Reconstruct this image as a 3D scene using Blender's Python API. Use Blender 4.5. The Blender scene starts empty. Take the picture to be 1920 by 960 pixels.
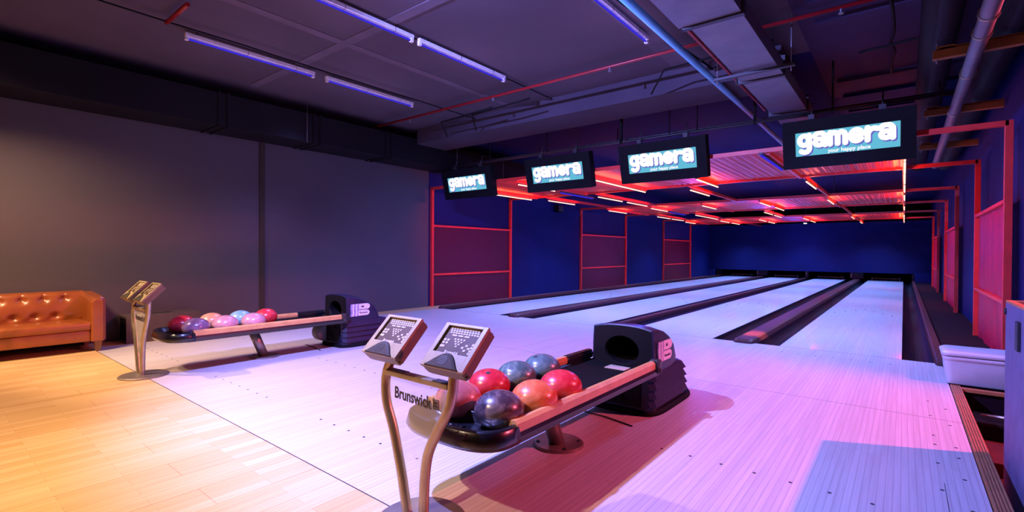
import bpy, bmesh, math, random
from mathutils import Vector, Matrix
random.seed(7)
PI = math.pi
S = bpy.context.scene
COL = S.collection

# ---------------------------------------------------------------- camera, world, exposure
cam_d = bpy.data.cameras.new('camera'); cam = bpy.data.objects.new('camera', cam_d); COL.objects.link(cam)
cam_d.sensor_width = 36; cam_d.lens = 36 * 915.887 / 1920; cam_d.clip_start = .05; cam_d.clip_end = 100
def cam_matrix(yaw, pit, rol, loc):
    fw = Vector((-math.sin(yaw)*math.cos(pit), math.cos(yaw)*math.cos(pit), math.sin(pit)))
    r0 = fw.cross(Vector((0, 0, 1))).normalized(); u0 = r0.cross(fw)
    r = r0*math.cos(rol) + u0*math.sin(rol); u = -r0*math.sin(rol) + u0*math.cos(rol)
    m = Matrix((r, u, -fw)).transposed().to_4x4(); m.translation = loc
    return m
cam.matrix_world = cam_matrix(math.radians(38.725), math.radians(-.478), math.radians(.313), Vector((0, 0, 1.02)))
S.camera = cam
S.view_settings.view_transform = 'Standard'; S.view_settings.look = 'None'
S.view_settings.exposure = 0; S.view_settings.gamma = 1; S.view_settings.use_curve_mapping = False
W = bpy.data.worlds.new('world'); S.world = W; W.use_nodes = True
W.node_tree.nodes['Background'].inputs[0].default_value = (.012, .012, .05, 1)
W.node_tree.nodes['Background'].inputs[1].default_value = .15

def light(name, kind, loc, col, power, target=None, size=.05, angle=70, blend=.3, parent=None):
    d = bpy.data.lights.new(name, kind); o = bpy.data.objects.new(name, d); COL.objects.link(o)
    d.color = col; d.energy = power
    if kind == 'SPOT':
        d.spot_size = math.radians(angle); d.spot_blend = blend; d.shadow_soft_size = size
    elif kind == 'POINT': d.shadow_soft_size = size
    o.location = loc
    if target is not None:
        v = Vector(target) - Vector(loc); o.rotation_euler = v.to_track_quat('-Z', 'Y').to_euler()
    if parent: o.parent = parent
    return o
BLUE = (.16, .25, 1.0); RED = (1, .10, .19)
light('warm_spot', 'SPOT', (-2.6, -.7, 2.9), (1, .64, .42), 520, (-2.5, 1.6, 0), .03, 70, .9)
light('warm_spot', 'SPOT', (-5.6, -.4, 2.9), (1, .60, .34), 620, (-6.6, 1.1, .4), .30, 80, 1.0)
light('warm_spot', 'SPOT', (-2.9, -.9, 2.9), (1, .66, .33), 260, (-2.9, -.05, 0), .05, 72, .7)
light('warm_spot', 'SPOT', (-4.8, -.8, 2.9), (1, .66, .33), 340, (-4.9, .2, 0), .05, 88, .8)
light('blue_spot', 'SPOT', (-2.7, 1.0, 2.85), (.25, .27, 1.0), 1450, (-2.4, 4.1, 0), .03, 122, .45)
light('blue_spot', 'SPOT', (-.5, 5.35, 2.45), BLUE, 300, (-.9, 5.3, 0), .2, 125, .9)
light('blue_spot', 'SPOT', (-4.4, 5.2, 2.6), BLUE, 260, (-4.3, 5.1, 0), .2, 125, .9)
light('blue_spot', 'SPOT', (-5.9, 3.3, 2.9), (.30, .30, 1.0), 150, (-5.9, 2.9, 0), .3, 95, .8)  # added fill that lightens the approach behind the farther return
light('warm_spot', 'SPOT', (-5.3, -.3, 2.9), (1, .64, .42), 420, (-4.9, 1.75, .2), .03, 48, .7)  # added to brighten the farther return and its consoles
light('red_spot', 'SPOT', (2.4, 4.45, 2.9), RED, 1050, (-.9, 2.8, 0), .03, 76, .6)
light('red_spot', 'SPOT', (-1.42, 4.9, 2.2), (1, .30, .10), 3000, (-1.42, 6.5, 0), .02, 10, 1.0)
for y in (7.3, 10.0, 13.0, 16.0, 19.0, 21.6):
    for x in (-5.3, -3.1, -.8):
        light('lane_blue_fill', 'SPOT', (x, y, 2.1), (.19, .33, 1.0), 420, (x, y, 0), .1, 125, .9)  # added fills for the blue glow of the lane boards, no fixtures
    light('blue_ambience_fill', 'POINT', (-3.1, y, 1.45), (.05, .08, 1.0), 36, None, .12)  # added mid-air point for blue ambience over the lanes
for y in (7.3, 12.9, 18.8):
    light('red_post_fill', 'SPOT', (-4.0, y-.6, 2.05), (1, .10, .06), 170, (-6.85, y, 1.35), .05, 70, .7)  # added mid-air red fills that brighten the portal posts on both sides
    light('red_post_fill', 'SPOT', (-1.2, y-.6, 2.05), (1, .10, .06), 110, (.74, y, 1.3), .05, 90, .7)

# ---------------------------------------------------------------- materials
def mat(name, col, rough=.5, metal=0., spec=None, noise=None, bump=0., nscale=8., coat=0., emit=None, es=1., alpha=None):
    m = bpy.data.materials.new(name); m.use_nodes = True; nt = m.node_tree; n = nt.nodes; L = nt.links
    b = n['Principled BSDF']; b.inputs['Roughness'].default_value = rough; b.inputs['Metallic'].default_value = metal
    b.inputs['Coat Weight'].default_value = coat; b.inputs['Coat Roughness'].default_value = .08
    b.inputs['Base Color'].default_value = (*col, 1)
    b.inputs['Specular IOR Level'].default_value = spec if spec is not None else (.12 if rough > .55 and max(col) < .2 else .5)
    tc = n.new('ShaderNodeTexCoord')
    nz = n.new('ShaderNodeTexNoise'); nz.inputs['Scale'].default_value = nscale; nz.inputs['Detail'].default_value = 5
    L.new(tc.outputs['Object'], nz.inputs['Vector'])
    c2 = noise if noise else tuple(min(1, c*.82) for c in col)
    mx = n.new('ShaderNodeMix'); mx.data_type = 'RGBA'
    cr = n.new('ShaderNodeMapRange'); cr.inputs['From Min'].default_value = .35; cr.inputs['From Max'].default_value = .65
    L.new(nz.outputs['Fac'], cr.inputs['Value']); L.new(cr.outputs[0], mx.inputs['Factor'])
    mx.inputs['A'].default_value = (*col, 1); mx.inputs['B'].default_value = (*c2, 1)
    L.new(mx.outputs['Result'], b.inputs['Base Color'])
    if bump:
        bp = n.new('ShaderNodeBump'); bp.inputs['Strength'].default_value = bump; bp.inputs['Distance'].default_value = .01
        L.new(nz.outputs['Fac'], bp.inputs['Height']); L.new(bp.outputs[0], b.inputs['Normal'])
    if emit: b.inputs['Emission Color'].default_value = (*emit, 1); b.inputs['Emission Strength'].default_value = es
    if alpha is not None: b.inputs['Alpha'].default_value = alpha
    return m
def emis(name, col, s=1.):
    m = bpy.data.materials.new(name); m.use_nodes = True; nt = m.node_tree; nt.nodes.clear()
    e = nt.nodes.new('ShaderNodeEmission'); e.inputs[0].default_value = (*col, 1); e.inputs[1].default_value = s
    o = nt.nodes.new('ShaderNodeOutputMaterial'); nt.links.new(e.outputs[0], o.inputs[0]); return m
def planks(name, c1, c2, row, length, mortar, mcol, rough, grain=.12, coat=0., strip=None):
    m = bpy.data.materials.new(name); m.use_nodes = True; nt = m.node_tree; n = nt.nodes; L = nt.links
    b = n['Principled BSDF']; b.inputs['Roughness'].default_value = rough; b.inputs['Coat Weight'].default_value = coat
    tc = n.new('ShaderNodeTexCoord'); sp = n.new('ShaderNodeSeparateXYZ'); cb = n.new('ShaderNodeCombineXYZ')
    L.new(tc.outputs['Object'], sp.inputs[0]); L.new(sp.outputs['Y'], cb.inputs['X']); L.new(sp.outputs['X'], cb.inputs['Y'])
    def brick(rw, ln, mo, ca, cc, cm):
        br = n.new('ShaderNodeTexBrick'); br.offset = .37; br.offset_frequency = 2
        br.inputs['Scale'].default_value = 1; br.inputs['Row Height'].default_value = rw; br.inputs['Brick Width'].default_value = ln
        br.inputs['Mortar Size'].default_value = mo; br.inputs['Mortar Smooth'].default_value = .2
        br.inputs['Color1'].default_value = (*ca, 1); br.inputs['Color2'].default_value = (*cc, 1); br.inputs['Mortar'].default_value = (*cm, 1)
        L.new(cb.outputs[0], br.inputs['Vector']); return br
    br = brick(row, length, mortar, c1, c2, mcol)
    mp = n.new('ShaderNodeMapping'); mp.inputs['Scale'].default_value = (1.2, 45, 1); L.new(cb.outputs[0], mp.inputs[0])
    nz = n.new('ShaderNodeTexNoise'); nz.inputs['Scale'].default_value = 1.6; nz.inputs['Detail'].default_value = 4; L.new(mp.outputs[0], nz.inputs['Vector'])
    cr = n.new('ShaderNodeMapRange'); cr.inputs['To Min'].default_value = 1-grain; cr.inputs['To Max'].default_value = 1+grain
    cr.inputs['From Min'].default_value = .3; cr.inputs['From Max'].default_value = .7
    L.new(nz.outputs['Fac'], cr.inputs['Value'])
    ml = n.new('ShaderNodeVectorMath'); ml.operation = 'SCALE'; L.new(br.outputs['Color'], ml.inputs[0]); L.new(cr.outputs[0], ml.inputs['Scale'])
    out = ml.outputs[0]
    if strip:
        b2 = brick(strip[0], strip[1], 0.0012, (1, 1, 1), (1, 1, 1), (.55, .5, .45))
        m2 = n.new('ShaderNodeVectorMath'); m2.operation = 'MULTIPLY'; L.new(out, m2.inputs[0]); L.new(b2.outputs['Color'], m2.inputs[1]); out = m2.outputs[0]
    L.new(out, b.inputs['Base Color'])
    return m
def mesh_mat(name, col, px=.035, py=.018, thr=.15, rough=.45, bstr=.5):
    m = bpy.data.materials.new(name); m.use_nodes = True; nt = m.node_tree; n = nt.nodes; L = nt.links
    b = n['Principled BSDF']; b.inputs['Base Color'].default_value = (*col, 1); b.inputs['Roughness'].default_value = rough
    tc = n.new('ShaderNodeTexCoord'); sp = n.new('ShaderNodeSeparateXYZ'); L.new(tc.outputs['UV'], sp.inputs[0])
    def mm(op, a, c=None):
        q = n.new('ShaderNodeMath'); q.operation = op
        for i, v in enumerate((a, c)):
            if v is None: continue
            if isinstance(v, (int, float)): q.inputs[i].default_value = v
            else: L.new(v, q.inputs[i])
        return q.outputs[0]
    sx = mm('SINE', mm('MULTIPLY', sp.outputs['X'], PI/px)); sy = mm('SINE', mm('MULTIPLY', sp.outputs['Y'], PI/py))
    al = mm('LESS_THAN', mm('MULTIPLY', sx, sy), thr)
    al2 = mm('GREATER_THAN', mm('MULTIPLY', sx, sy), -thr - .45)
    L.new(mm('MULTIPLY', al, al2), b.inputs['Alpha'])
    wv = mm('SINE', mm('MULTIPLY', sp.outputs['X'], 2*PI/.07))
    bp = n.new('ShaderNodeBump'); bp.inputs['Strength'].default_value = bstr; bp.inputs['Distance'].default_value = .01
    L.new(wv, bp.inputs['Height']); L.new(bp.outputs[0], b.inputs['Normal'])
    return m
def ball_mat(name, c1, c2, scale=9.):
    m = bpy.data.materials.new(name); m.use_nodes = True; nt = m.node_tree; n = nt.nodes; L = nt.links
    b = n['Principled BSDF']; b.inputs['Roughness'].default_value = .30; b.inputs['Coat Weight'].default_value = .35; b.inputs['Coat Roughness'].default_value = .12
    tc = n.new('ShaderNodeTexCoord'); nz = n.new('ShaderNodeTexNoise'); nz.inputs['Scale'].default_value = scale
    nz.inputs['Detail'].default_value = 6; nz.inputs['Distortion'].default_value = 2.2; L.new(tc.outputs['Object'], nz.inputs['Vector'])
    r = n.new('ShaderNodeValToRGB'); r.color_ramp.elements[0].position = .38; r.color_ramp.elements[1].position = .64
    r.color_ramp.elements[0].color = (*c1, 1); r.color_ramp.elements[1].color = (*c2, 1)
    L.new(nz.outputs['Fac'], r.inputs[0]); L.new(r.outputs[0], b.inputs['Base Color']); return m

M = dict(
 wall=mat('wall_paint', (.100, .088, .105), .6, noise=(.092, .081, .097), nscale=1.2),
 walllane=mat('lane_wall_paint', (.009, .015, .12), .65, nscale=1.5),
 mask=mat('masking_panel', (.008, .011, .085), .6, nscale=1.5),
 ceil=mat('ceiling_concrete', (.098, .075, .092), .85, noise=(.083, .064, .08), nscale=1.1, bump=.1),
 joint=mat('ceiling_joint', (.135, .105, .13), .85, nscale=3),
 beam=mat('beam_concrete', (.07, .055, .075), .85, nscale=1.5), ceilmid=mat('ceiling_mid_light_tint', (.050, .034, .075), .85, noise=(.042, .029, .065), nscale=1.5), ceilblue=mat('ceiling_blue_light_tint', (.004, .011, .085), .85, nscale=1.5),  # ceilmid and ceilblue carry the purple-to-blue light over the ceiling as colour
 black=mat('black_plastic', (.006, .006, .008), .3, coat=.3, nscale=20),
 blackmat=mat('black_matte', (.006, .006, .007), .7, nscale=10),
 duct=mat('dark_duct_metal', (.014, .013, .016), .6, .1, nscale=2),
 galv=mat('galvanised_metal', (.20, .185, .21), .5, .4, noise=(.16, .15, .18), nscale=5),
 gdark=mat('dark_flange_metal', (.05, .045, .05), .5, .4, nscale=5),
 pipeblue=mat('cyan_pipe_paint', (.12, .42, .62), .4, nscale=3),
 pipered=mat('red_pipe_paint', (.28, .008, .012), .4, nscale=5),
 orange=mat('orange_bracket_paint', (.30, .11, .02), .5, nscale=5),
 darkpipe=mat('dark_insulated_pipe', (.022, .018, .025), .6, nscale=3),
 laminate=planks('laminate_floor', (.74, .52, .26), (.64, .42, .18), .065, .62, .0006, (.36, .20, .09), .33, .10, strip=(.195, 1.25)),
 approach=planks('approach_maple', (.60, .56, .57), (.54, .50, .51), .027, 3.1, .0010, (.33, .29, .31), .34, .09),
 lane=planks('lane_maple', (.62, .62, .64), (.56, .56, .58), .027, 2.4, .0010, (.45, .43, .47), .30, .08, coat=.2),
 gutter=mat('gutter_plastic', (.004, .0035, .008), .5, spec=.10, nscale=6),
 cap=mat('cap_plastic', (.085, .026, .028), .5, spec=.25, nscale=30, noise=(.07, .021, .024)),
 carpet=mat('ledge_carpet', (.022, .007, .013), .95, nscale=60, bump=.5),
 wood=mat('rail_wood', (.62, .33, .12), .35, nscale=14, noise=(.52, .26, .09)),
 trimwood=mat('ribbed_trim', (.40, .17, .07), .5, nscale=14),
 red=mat('red_frame_paint', (.80, .035, .03), .42, nscale=6),
 redmesh=mesh_mat('red_ceiling_mesh', (.80, .030, .014), thr=.55, bstr=.12),
 infill_dim=mesh_mat('red_infill_dim', (.085, .004, .026), .02, .011, .5, bstr=.08),  # left infill, weaker light put into a darker red
 infill_lit=mesh_mat('red_infill_lit', (.50, .008, .06), .02, .011, .5, bstr=.08),  # right infill, same mesh with the red spotlighting put into its colour
 silver=mat('satin_steel', (.46, .39, .30), .32, .75, nscale=14),
 silverd=mat('worn_steel', (.36, .31, .26), .4, .7, nscale=14),
 case=mat('console_case', (.36, .28, .14), .45, nscale=30),
 caseback=mat('console_shell', (.16, .11, .07), .5, nscale=30), casedark=mat('console_dark', (.055, .042, .030), .65, spec=.2, nscale=30),
 keypad=mat('keypad_face', (.105, .062, .034), .55, spec=.2, nscale=20),
 keys=mat('key_print', (.52, .44, .34), .5, nscale=30),
 ink=mat('black_ink', (.03, .028, .03), .5, nscale=30),
 hood=mat('hood_plastic', (.018, .015, .045), .42, spec=.3, coat=.08, nscale=12),
 hoodface=mat('hood_front_plastic', (.008, .006, .008), .6, nscale=12),
 dirt=mat('grey_cover_plastic', (.20, .18, .18), .5, nscale=9),
 logow=mat('emblem_white', (.75, .70, .72), .4, nscale=30),
 logop=mat('emblem_purple', (.36, .28, .48), .4, nscale=30),
 leather=mat('brown_leather', (.30, .085, .022), .34, noise=(.24, .062, .016), nscale=7, bump=.25, coat=.15),
 button=mat('leather_button', (.22, .06, .018), .3, nscale=9),
 legwood=mat('brown_wood', (.20, .09, .04), .45, nscale=12),
 boxdark=mat('dark_brown_laminate', (.085, .062, .056), .55, nscale=9),
 bin=mat('white_translucent_plastic', (.72, .72, .76), .35, nscale=4),
 crate=mat('painted_chipboard', (.13, .125, .25), .6, noise=(.10, .09, .18), nscale=9, bump=.3),
 crateedge=mat('raw_wood_edge', (.5, .2, .07), .6, nscale=14),
 pit=mat('pit_floor', (.10, .03, .03), .8, nscale=6),
 white=mat('white_fixture', (.88, .84, .86), .4, nscale=20),
 cyan=emis('screen_cyan', (.12, .48, .66), 1.05),
 scrwhite=emis('screen_white', (.95, .93, 1.0), 1.1),
 scrpurple=emis('screen_purple', (.14, .13, .55), 1.),
 tubered=emis('tube_glow_red', (1, .52, .42), 2.2),
 tubeblue=emis('tube_glow_blue', (.05, .03, .85), .8),
 lampwhite=emis('lamp_glow_white', (1, .95, .9), 6),
 grille=mat('grey_ceiling_panel', (.22, .21, .19), .7, nscale=3),
)
def glass_mat():
    m = bpy.data.materials.new('clear_acrylic'); m.use_nodes = True; nt = m.node_tree; n = nt.nodes; L = nt.links
    b = n['Principled BSDF']; b.inputs['Base Color'].default_value = (.80, .78, .78, 1); b.inputs['Roughness'].default_value = .35
    tc = n.new('ShaderNodeTexCoord'); nz = n.new('ShaderNodeTexNoise'); nz.inputs['Scale'].default_value = 7; nz.inputs['Detail'].default_value = 6
    L.new(tc.outputs['Object'], nz.inputs['Vector']); mr = n.new('ShaderNodeMapRange'); mr.inputs['To Min'].default_value = .12; mr.inputs['To Max'].default_value = .30
    L.new(nz.outputs['Fac'], mr.inputs['Value']); L.new(mr.outputs[0], b.inputs['Alpha']); return m
M['acrylic'] = glass_mat()

# ---------------------------------------------------------------- mesh helpers
class MB:
    def __init__(s): s.v = []; s.f = []; s.smooth = []
    def add(s, vs, fs, smooth=False, m=None):
        k = len(s.v)
        for p in vs:
            p = Vector(p); s.v.append(m @ p if m else p)
        for f in fs: s.f.append([i+k for i in f]); s.smooth.append(smooth)
        return s
    def box(s, x0, x1, y0, y1, z0, z1, b=0., m=None):
        if b <= 0:
            vs = [(x, y, z) for z in (z0, z1) for y in (y0, y1) for x in (x0, x1)]
            return s.add(vs, [(0, 2, 3, 1), (4, 5, 7, 6), (0, 1, 5, 4), (2, 6, 7, 3), (0, 4, 6, 2), (1, 3, 7, 5)], False, m)
        bm = bmesh.new(); bmesh.ops.create_cube(bm, size=1)
        for v in bm.verts: v.co = Vector(((x0+x1)/2+v.co.x*(x1-x0), (y0+y1)/2+v.co.y*(y1-y0), (z0+z1)/2+v.co.z*(z1-z0)))
        bmesh.ops.bevel(bm, geom=bm.edges[:], offset=b, segments=2, profile=.6, affect='EDGES')
        bm.verts.ensure_lookup_table(); bm.verts.index_update()
        s.add([v.co.copy() for v in bm.verts], [[v.index for v in f.verts] for f in bm.faces], False, m); bm.free(); return s
    def rings(s, rs, smooth=True, cap=True, closed=True, m=None):
        n = len(rs[0]); vs = [p for r in rs for p in r]; fs = []
        for i in range(len(rs)-1):
            for j in range(n if closed else n-1):
                a = i*n+j; b = i*n+(j+1) % n; fs.append((a, b, b+n, a+n))
        s.add(vs, fs, smooth, m)
        if cap:
            k = len(s.v)-len(vs)
            s.f.append([k+j for j in range(n)][::-1]); s.smooth.append(False)
            s.f.append([k+(len(rs)-1)*n+j for j in range(n)]); s.smooth.append(False)
        return s
    def tube(s, pts, r, n=12, m=None, cap=True):
        P = [Vector(p) for p in pts]; rs = []; up = None
        for i, p in enumerate(P):
            t = ((P[min(i+1, len(P)-1)]-p).normalized() if i == 0 else (p-P[i-1]).normalized() if i == len(P)-1 else ((P[i+1]-p).normalized()+(p-P[i-1]).normalized()).normalized())
            if up is None:
                a = Vector((0, 0, 1)) if abs(t.z) < .9 else Vector((1, 0, 0)); up = t.cross(a).normalized()
            else: up = (up - t*up.dot(t)).normalized()
            w = t.cross(up); rr = r[i] if isinstance(r, (list, tuple)) else r
            rs.append([p + up*math.cos(2*PI*j/n)*rr + w*math.sin(2*PI*j/n)*rr for j in range(n)])
        return s.rings(rs, True, cap, True, m)
    def prism(s, poly, axis, a, b, m=None, smooth=False):
        def P(u, v, w): return {'x': (w, u, v), 'y': (u, w, v), 'z': (u, v, w)}[axis]
        return s.rings([[P(u, v, a) for u, v in poly], [P(u, v, b) for u, v in poly]], smooth, True, True, m)
    def disc(s, c, r, z0, z1, n=32, rx=1., m=None):
        return s.rings([[(c[0]+math.cos(2*PI*j/n)*r*rx, c[1]+math.sin(2*PI*j/n)*r, z) for j in range(n)] for z in (z0, z1)], False, True, True, m)
    def build(s, name, material, parent=None, bevel=0., uv=None):
        me = bpy.data.meshes.new(name); me.from_pydata([tuple(v) for v in s.v], [], s.f); me.validate()
        bm = bmesh.new(); bm.from_mesh(me); bmesh.ops.recalc_face_normals(bm, faces=bm.faces[:]); bm.to_mesh(me); bm.free()
        if len(s.smooth) == len(me.polygons): me.polygons.foreach_set('use_smooth', s.smooth)
        if uv:
            ul = me.uv_layers.new(name='UVMap')
            for lp in me.loops:
                c = me.vertices[lp.vertex_index].co; ul.data[lp.index].uv = (c[uv[0]], c[uv[1]])
        me.materials.append(M[material]); o = bpy.data.objects.new(name, me); COL.objects.link(o)
        if parent: o.parent = parent
        if bevel:
            mo = o.modifiers.new('bevel', 'BEVEL'); mo.width = bevel; mo.segments = 2; mo.limit_method = 'ANGLE'; mo.angle_limit = math.radians(40)
        return o
def tag(o, label=None, cat=None, group=None, kind=None):
    if label: o['label'] = label
    if cat: o['category'] = cat
    if group: o['group'] = group
    if kind: o['kind'] = kind
    return o
def thing(name, loc, label, cat, group=None, rz=0):
    o = bpy.data.objects.new(name, None); COL.objects.link(o); o.location = loc; o.rotation_euler = (0, 0, rz)
    return tag(o, label, cat, group)
def struct(name, mb, m, **k): return tag(mb.build(name, m, **k), kind='structure')
def dup(src, loc, label=None, parent=None):
    c = src.copy(); COL.objects.link(c)
    if parent: c.parent = parent
    if loc is not None: c.location = loc
    if label: c['label'] = label
    for ch in list(src.children): dup(ch, None, None, c)
    return c
def text(body, size, mat_name, name, matrix, parent, off=0., sx=1.):
    cu = bpy.data.curves.new(name, 'FONT'); cu.body = body; cu.size = size; cu.offset = off; cu.extrude = .0006
    cu.align_x = 'CENTER'; cu.align_y = 'CENTER'; cu.resolution_u = 3
    t = bpy.data.objects.new(name, cu); COL.objects.link(t); bpy.context.view_layer.update()
    me = bpy.data.meshes.new_from_object(t.evaluated_get(bpy.context.evaluated_depsgraph_get()))
    bpy.data.objects.remove(t); bpy.data.curves.remove(cu)
    me.transform(matrix @ Matrix.Scale(sx, 4, (1, 0, 0))); me.materials.clear(); me.materials.append(M[mat_name])
    o = bpy.data.objects.new(name, me); COL.objects.link(o); o.parent = parent; return o
def frame3(o, x, y):
    x = Vector(x).normalized(); y = Vector(y).normalized(); z = x.cross(y)
    m = Matrix((x, y, z)).transposed().to_4x4(); m.translation = Vector(o); return m

# ================================================================ SETTING
XL, XR, ZC = -6.88, .80, 3.05
LW = 1.0525; LX = [-6.176, -4.415, -2.828, -1.058]; YF = 6.04; YE = 24.6
F = MB()
F.box(XL-.1, .29, -4.5, 1.212, -.1, 0); F.box(.29, 3.4, -4.5, 1.7, -.1, 0); F.box(XL-.1, -6.52, 1.212, 6.2, -.1, 0)
struct('floor', F, 'laminate')
A = MB().box(-6.52, .285, 1.212, YF, -.1, .0)
ap = struct('floor.001', A, 'approach')
ap.name = 'floor_approach'
d = MB()
dots = [(-6.176+LW*t + dx, yy) for t in (0,) for dx in () for yy in ()]
for i, lx in enumerate(LX):
    for k in range(7):
        x = lx + LW*(.08+.14*k)
        for yy in (1.58, 2.47, 5.7): dots.append((x, yy))
for yy in (2.05, 2.35, 2.65, 3.0, 3.3, 3.47, 3.9, 4.29): dots += [(.225, yy), (.14, yy+.16)]
for x, y in dots: d.disc((x, y), .008, .0, .0006, 8)
d.build('guide_dots', 'ink', ap)
s = MB()
s.box(-6.52, .285, 3.998, 4.0, 0, .0005); s.box(-6.52, .285, 1.212, 1.217, 0, .0008); s.box(-6.52, .285, 6.034, 6.038, 0, .0005)
s.box(.150, .152, 1.3, 2.9, 0, .0006)
s.build('floor_seam', 'ink', ap)
# side ledges beside the lanes and the pit
struct('floor_ledge_right', MB().box(.33, 3.4, 5.06, 25.5, -.5, -.003), 'carpet')
struct('floor_ledge_left', MB().box(XL-.1, -6.52, 6.2, 25.5, -.1, -.003), 'laminate')
struct('floor_subfloor', MB().box(XL-.1, .33, YF, 26.5, -.3, -.12), 'blackmat')
struct('floor_pit', MB().box(.29, 3.4, 1.7, 5.06, -.34, -.25), 'pit')
pt = MB().box(.29, .352, 1.7, 5.1, -.25, .004)
for k in range(5): pt.box(.293+.012*k, .300+.012*k, 1.7, 5.1, .004, .009)
struct('trim_1', pt, 'trimwood')
struct('trim_2', MB().box(.352, 1.6, 5.02, 5.06, -.022, .006, .004), 'crateedge')
struct('wall_left', MB().box(XL-.15, XL, -4.5, 6.1, 0, ZC), 'wall')
struct('wall_left_lanes', MB().box(XL-.15, XL, 6.1, 26.5, -.1, ZC), 'walllane')
struct('wall_right', MB().box(XR, XR+.15, 5.6, 26.5, -.1, ZC), 'walllane')
struct('wall_right_return', MB().box(XR+.15, 3.4, 5.95, 6.1, -.1, ZC), 'walllane')
struct('wall_right_approach', MB().box(3.4, 3.55, -4.5, 6.1, -.3, ZC), 'wall')
struct('wall_front', MB().box(XL-.15, 3.55, -4.65, -4.5, 0, ZC), 'wall')
struct('wall_back', MB().box(XL-.15, XR+.15, 26.5, 26.65, -.3, ZC), 'blackmat')
struct('ceiling_right', MB().box(-.75, 3.55, -4.65, 7.6, ZC, ZC+.12), 'ceilmid')  # in-between tone of the fading light is in the colour
struct('ceiling', MB().box(XL-.15, -.75, -4.65, 5.7, ZC, ZC+.12), 'ceil')
struct('ceiling_lanes', MB().box(XL-.15, -.75, 5.7, 26.65, ZC, ZC+.12).box(-.75, 3.55, 7.6, 26.65, ZC, ZC+.12), 'ceilblue')  # blue light above the lanes is in the ceiling colour
struct('trim_3', MB().box(-4.33, -4.23, -2.0, 5.3, ZC-.006, ZC), 'joint')
struct('trim_4', MB().box(-6.3, -.2, 2.66, 2.76, ZC-.005, ZC), 'joint')
struct('trim_5', MB().box(-1.98, -1.78, 1.0, 5.3, ZC-.006, ZC), 'joint')
struct('ceiling_beam', MB().box(XL+.56, -.95, 5.35, 6.0, 2.80, ZC), 'beam')
for y in (3.6, 4.05, 4.5, 4.95, 6.8, 7.5, 8.3, 9.2):
    struct('ceiling_rib', MB().box(-.62, .8, y, y+.12, ZC-.045, ZC), 'ceilmid' if y < 7.4 else 'ceilblue')
struct('trim_6', MB().box(XL, XL+.018, 3.05, 3.12, 0, 2.5, .004), 'casedark')
# masking wall over the pinsetters
struct('wall_masking', MB().box(XL, XR, 22.9, 23.0, .30, 2.24), 'mask')
struct('wall_masking_side', MB().box(.31, XR, 22.7, 22.9, 0, .34).box(XL, -6.60, 22.7, 22.9, 0, .30), 'walllane')

# ---------------------------------------------------------------- lanes
names = ['leftmost white bowling lane nearest the dark side wall', 'second white bowling lane from the left wall',
         'third white bowling lane from the left, just left of the wide cap with rounded nose', 'rightmost white bowling lane beside the black outer gutter']
for i, lx in enumerate(LX):
    o = tag(MB().box(lx, lx+LW, YF, YE, -.10, 0).build('bowling_lane', 'lane'), names[i], 'bowling lane', 'bowling lanes')
    q = MB()
    for k in range(7):
        a = abs(k-3); x = lx+LW*(.5+(k-3)*.125)
        q.disc((x, YF+2.05), .006, 0, .0006, 8)
        y = YF+4.9-a*.28; q.rings([[(x-.012, y, z), (x+.012, y, z), (x, y+.13, z)] for z in (0, .0007)], False)
    q.build('lane_markings', 'ink', o)
def gutter(x0, x1, label):
    n = 10; out = []
    for j in range(n+1):
        t = j/n; out.append((x0+(x1-x0)*t, -.005-.085*math.sin(PI*t)**.7))
    poly = out + [(x1, -.115), (x0, -.115)]
    tag(MB().prism(poly, 'y', YF, YE).build('gutter', 'gutter'), label, 'gutter', 'lane gutters')
def divider(x0, x1, y0, h, label, nose=True):
    m = MB(); w = x1-x0; xm = (x0+x1)/2
    prof = [(-.5, 0), (-.5, .55), (-.40, .92), (-.3, 1), (.3, 1), (.40, .92), (.5, .55), (.5, 0)]
    sts = [(y0, .62, .25), (y0+.012, .78, .62), (y0+.035, .92, .85), (y0+.07, 1, 1), (YE, 1, 1)]
    m.rings([[(xm+u*w*sw, y, -.11+(.11+h*sh)*v) for u, v in prof] for y, sw, sh in sts], False)
    o = m.build('lane_divider', 'cap'); tag(o, label, 'lane divider', 'lane divider caps')
    return o
G = .235
gutter(LX[0]-G, LX[0], 'gutter left of the leftmost lane')
divider(LX[0]-G-.10, LX[0]-G, YF-.05, .05, 'low dark cap strip between leftmost gutter and side wall')
for i in range(3):
    a, b = LX[i]+LW, LX[i+1]
    g = G if b-a > .6 else .22
    side = ['first', 'second', 'third'][i]
    gutter(a, a+g, 'gutter on the right edge of the %s lane from the left' % side)
    gutter(b-g, b, 'gutter on the left edge of the %s lane from the left' % ['second', 'third', 'fourth'][i])
    o = divider(a+g, b-g, YF-.09, .045, ['dark cap strip with rounded nose between first and second lanes', 'thin dark cap strip between second and third lanes',
        'wide cap strip lit orange at its rounded nose, between third and fourth lanes'][i])
gutter(LX[3]+LW, LX[3]+LW+G, 'broad black gutter right of the rightmost lane')
divider(.232, .33, YF-.13, .05, 'raised dark plastic kerb between outer gutter and carpeted ledge')
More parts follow.
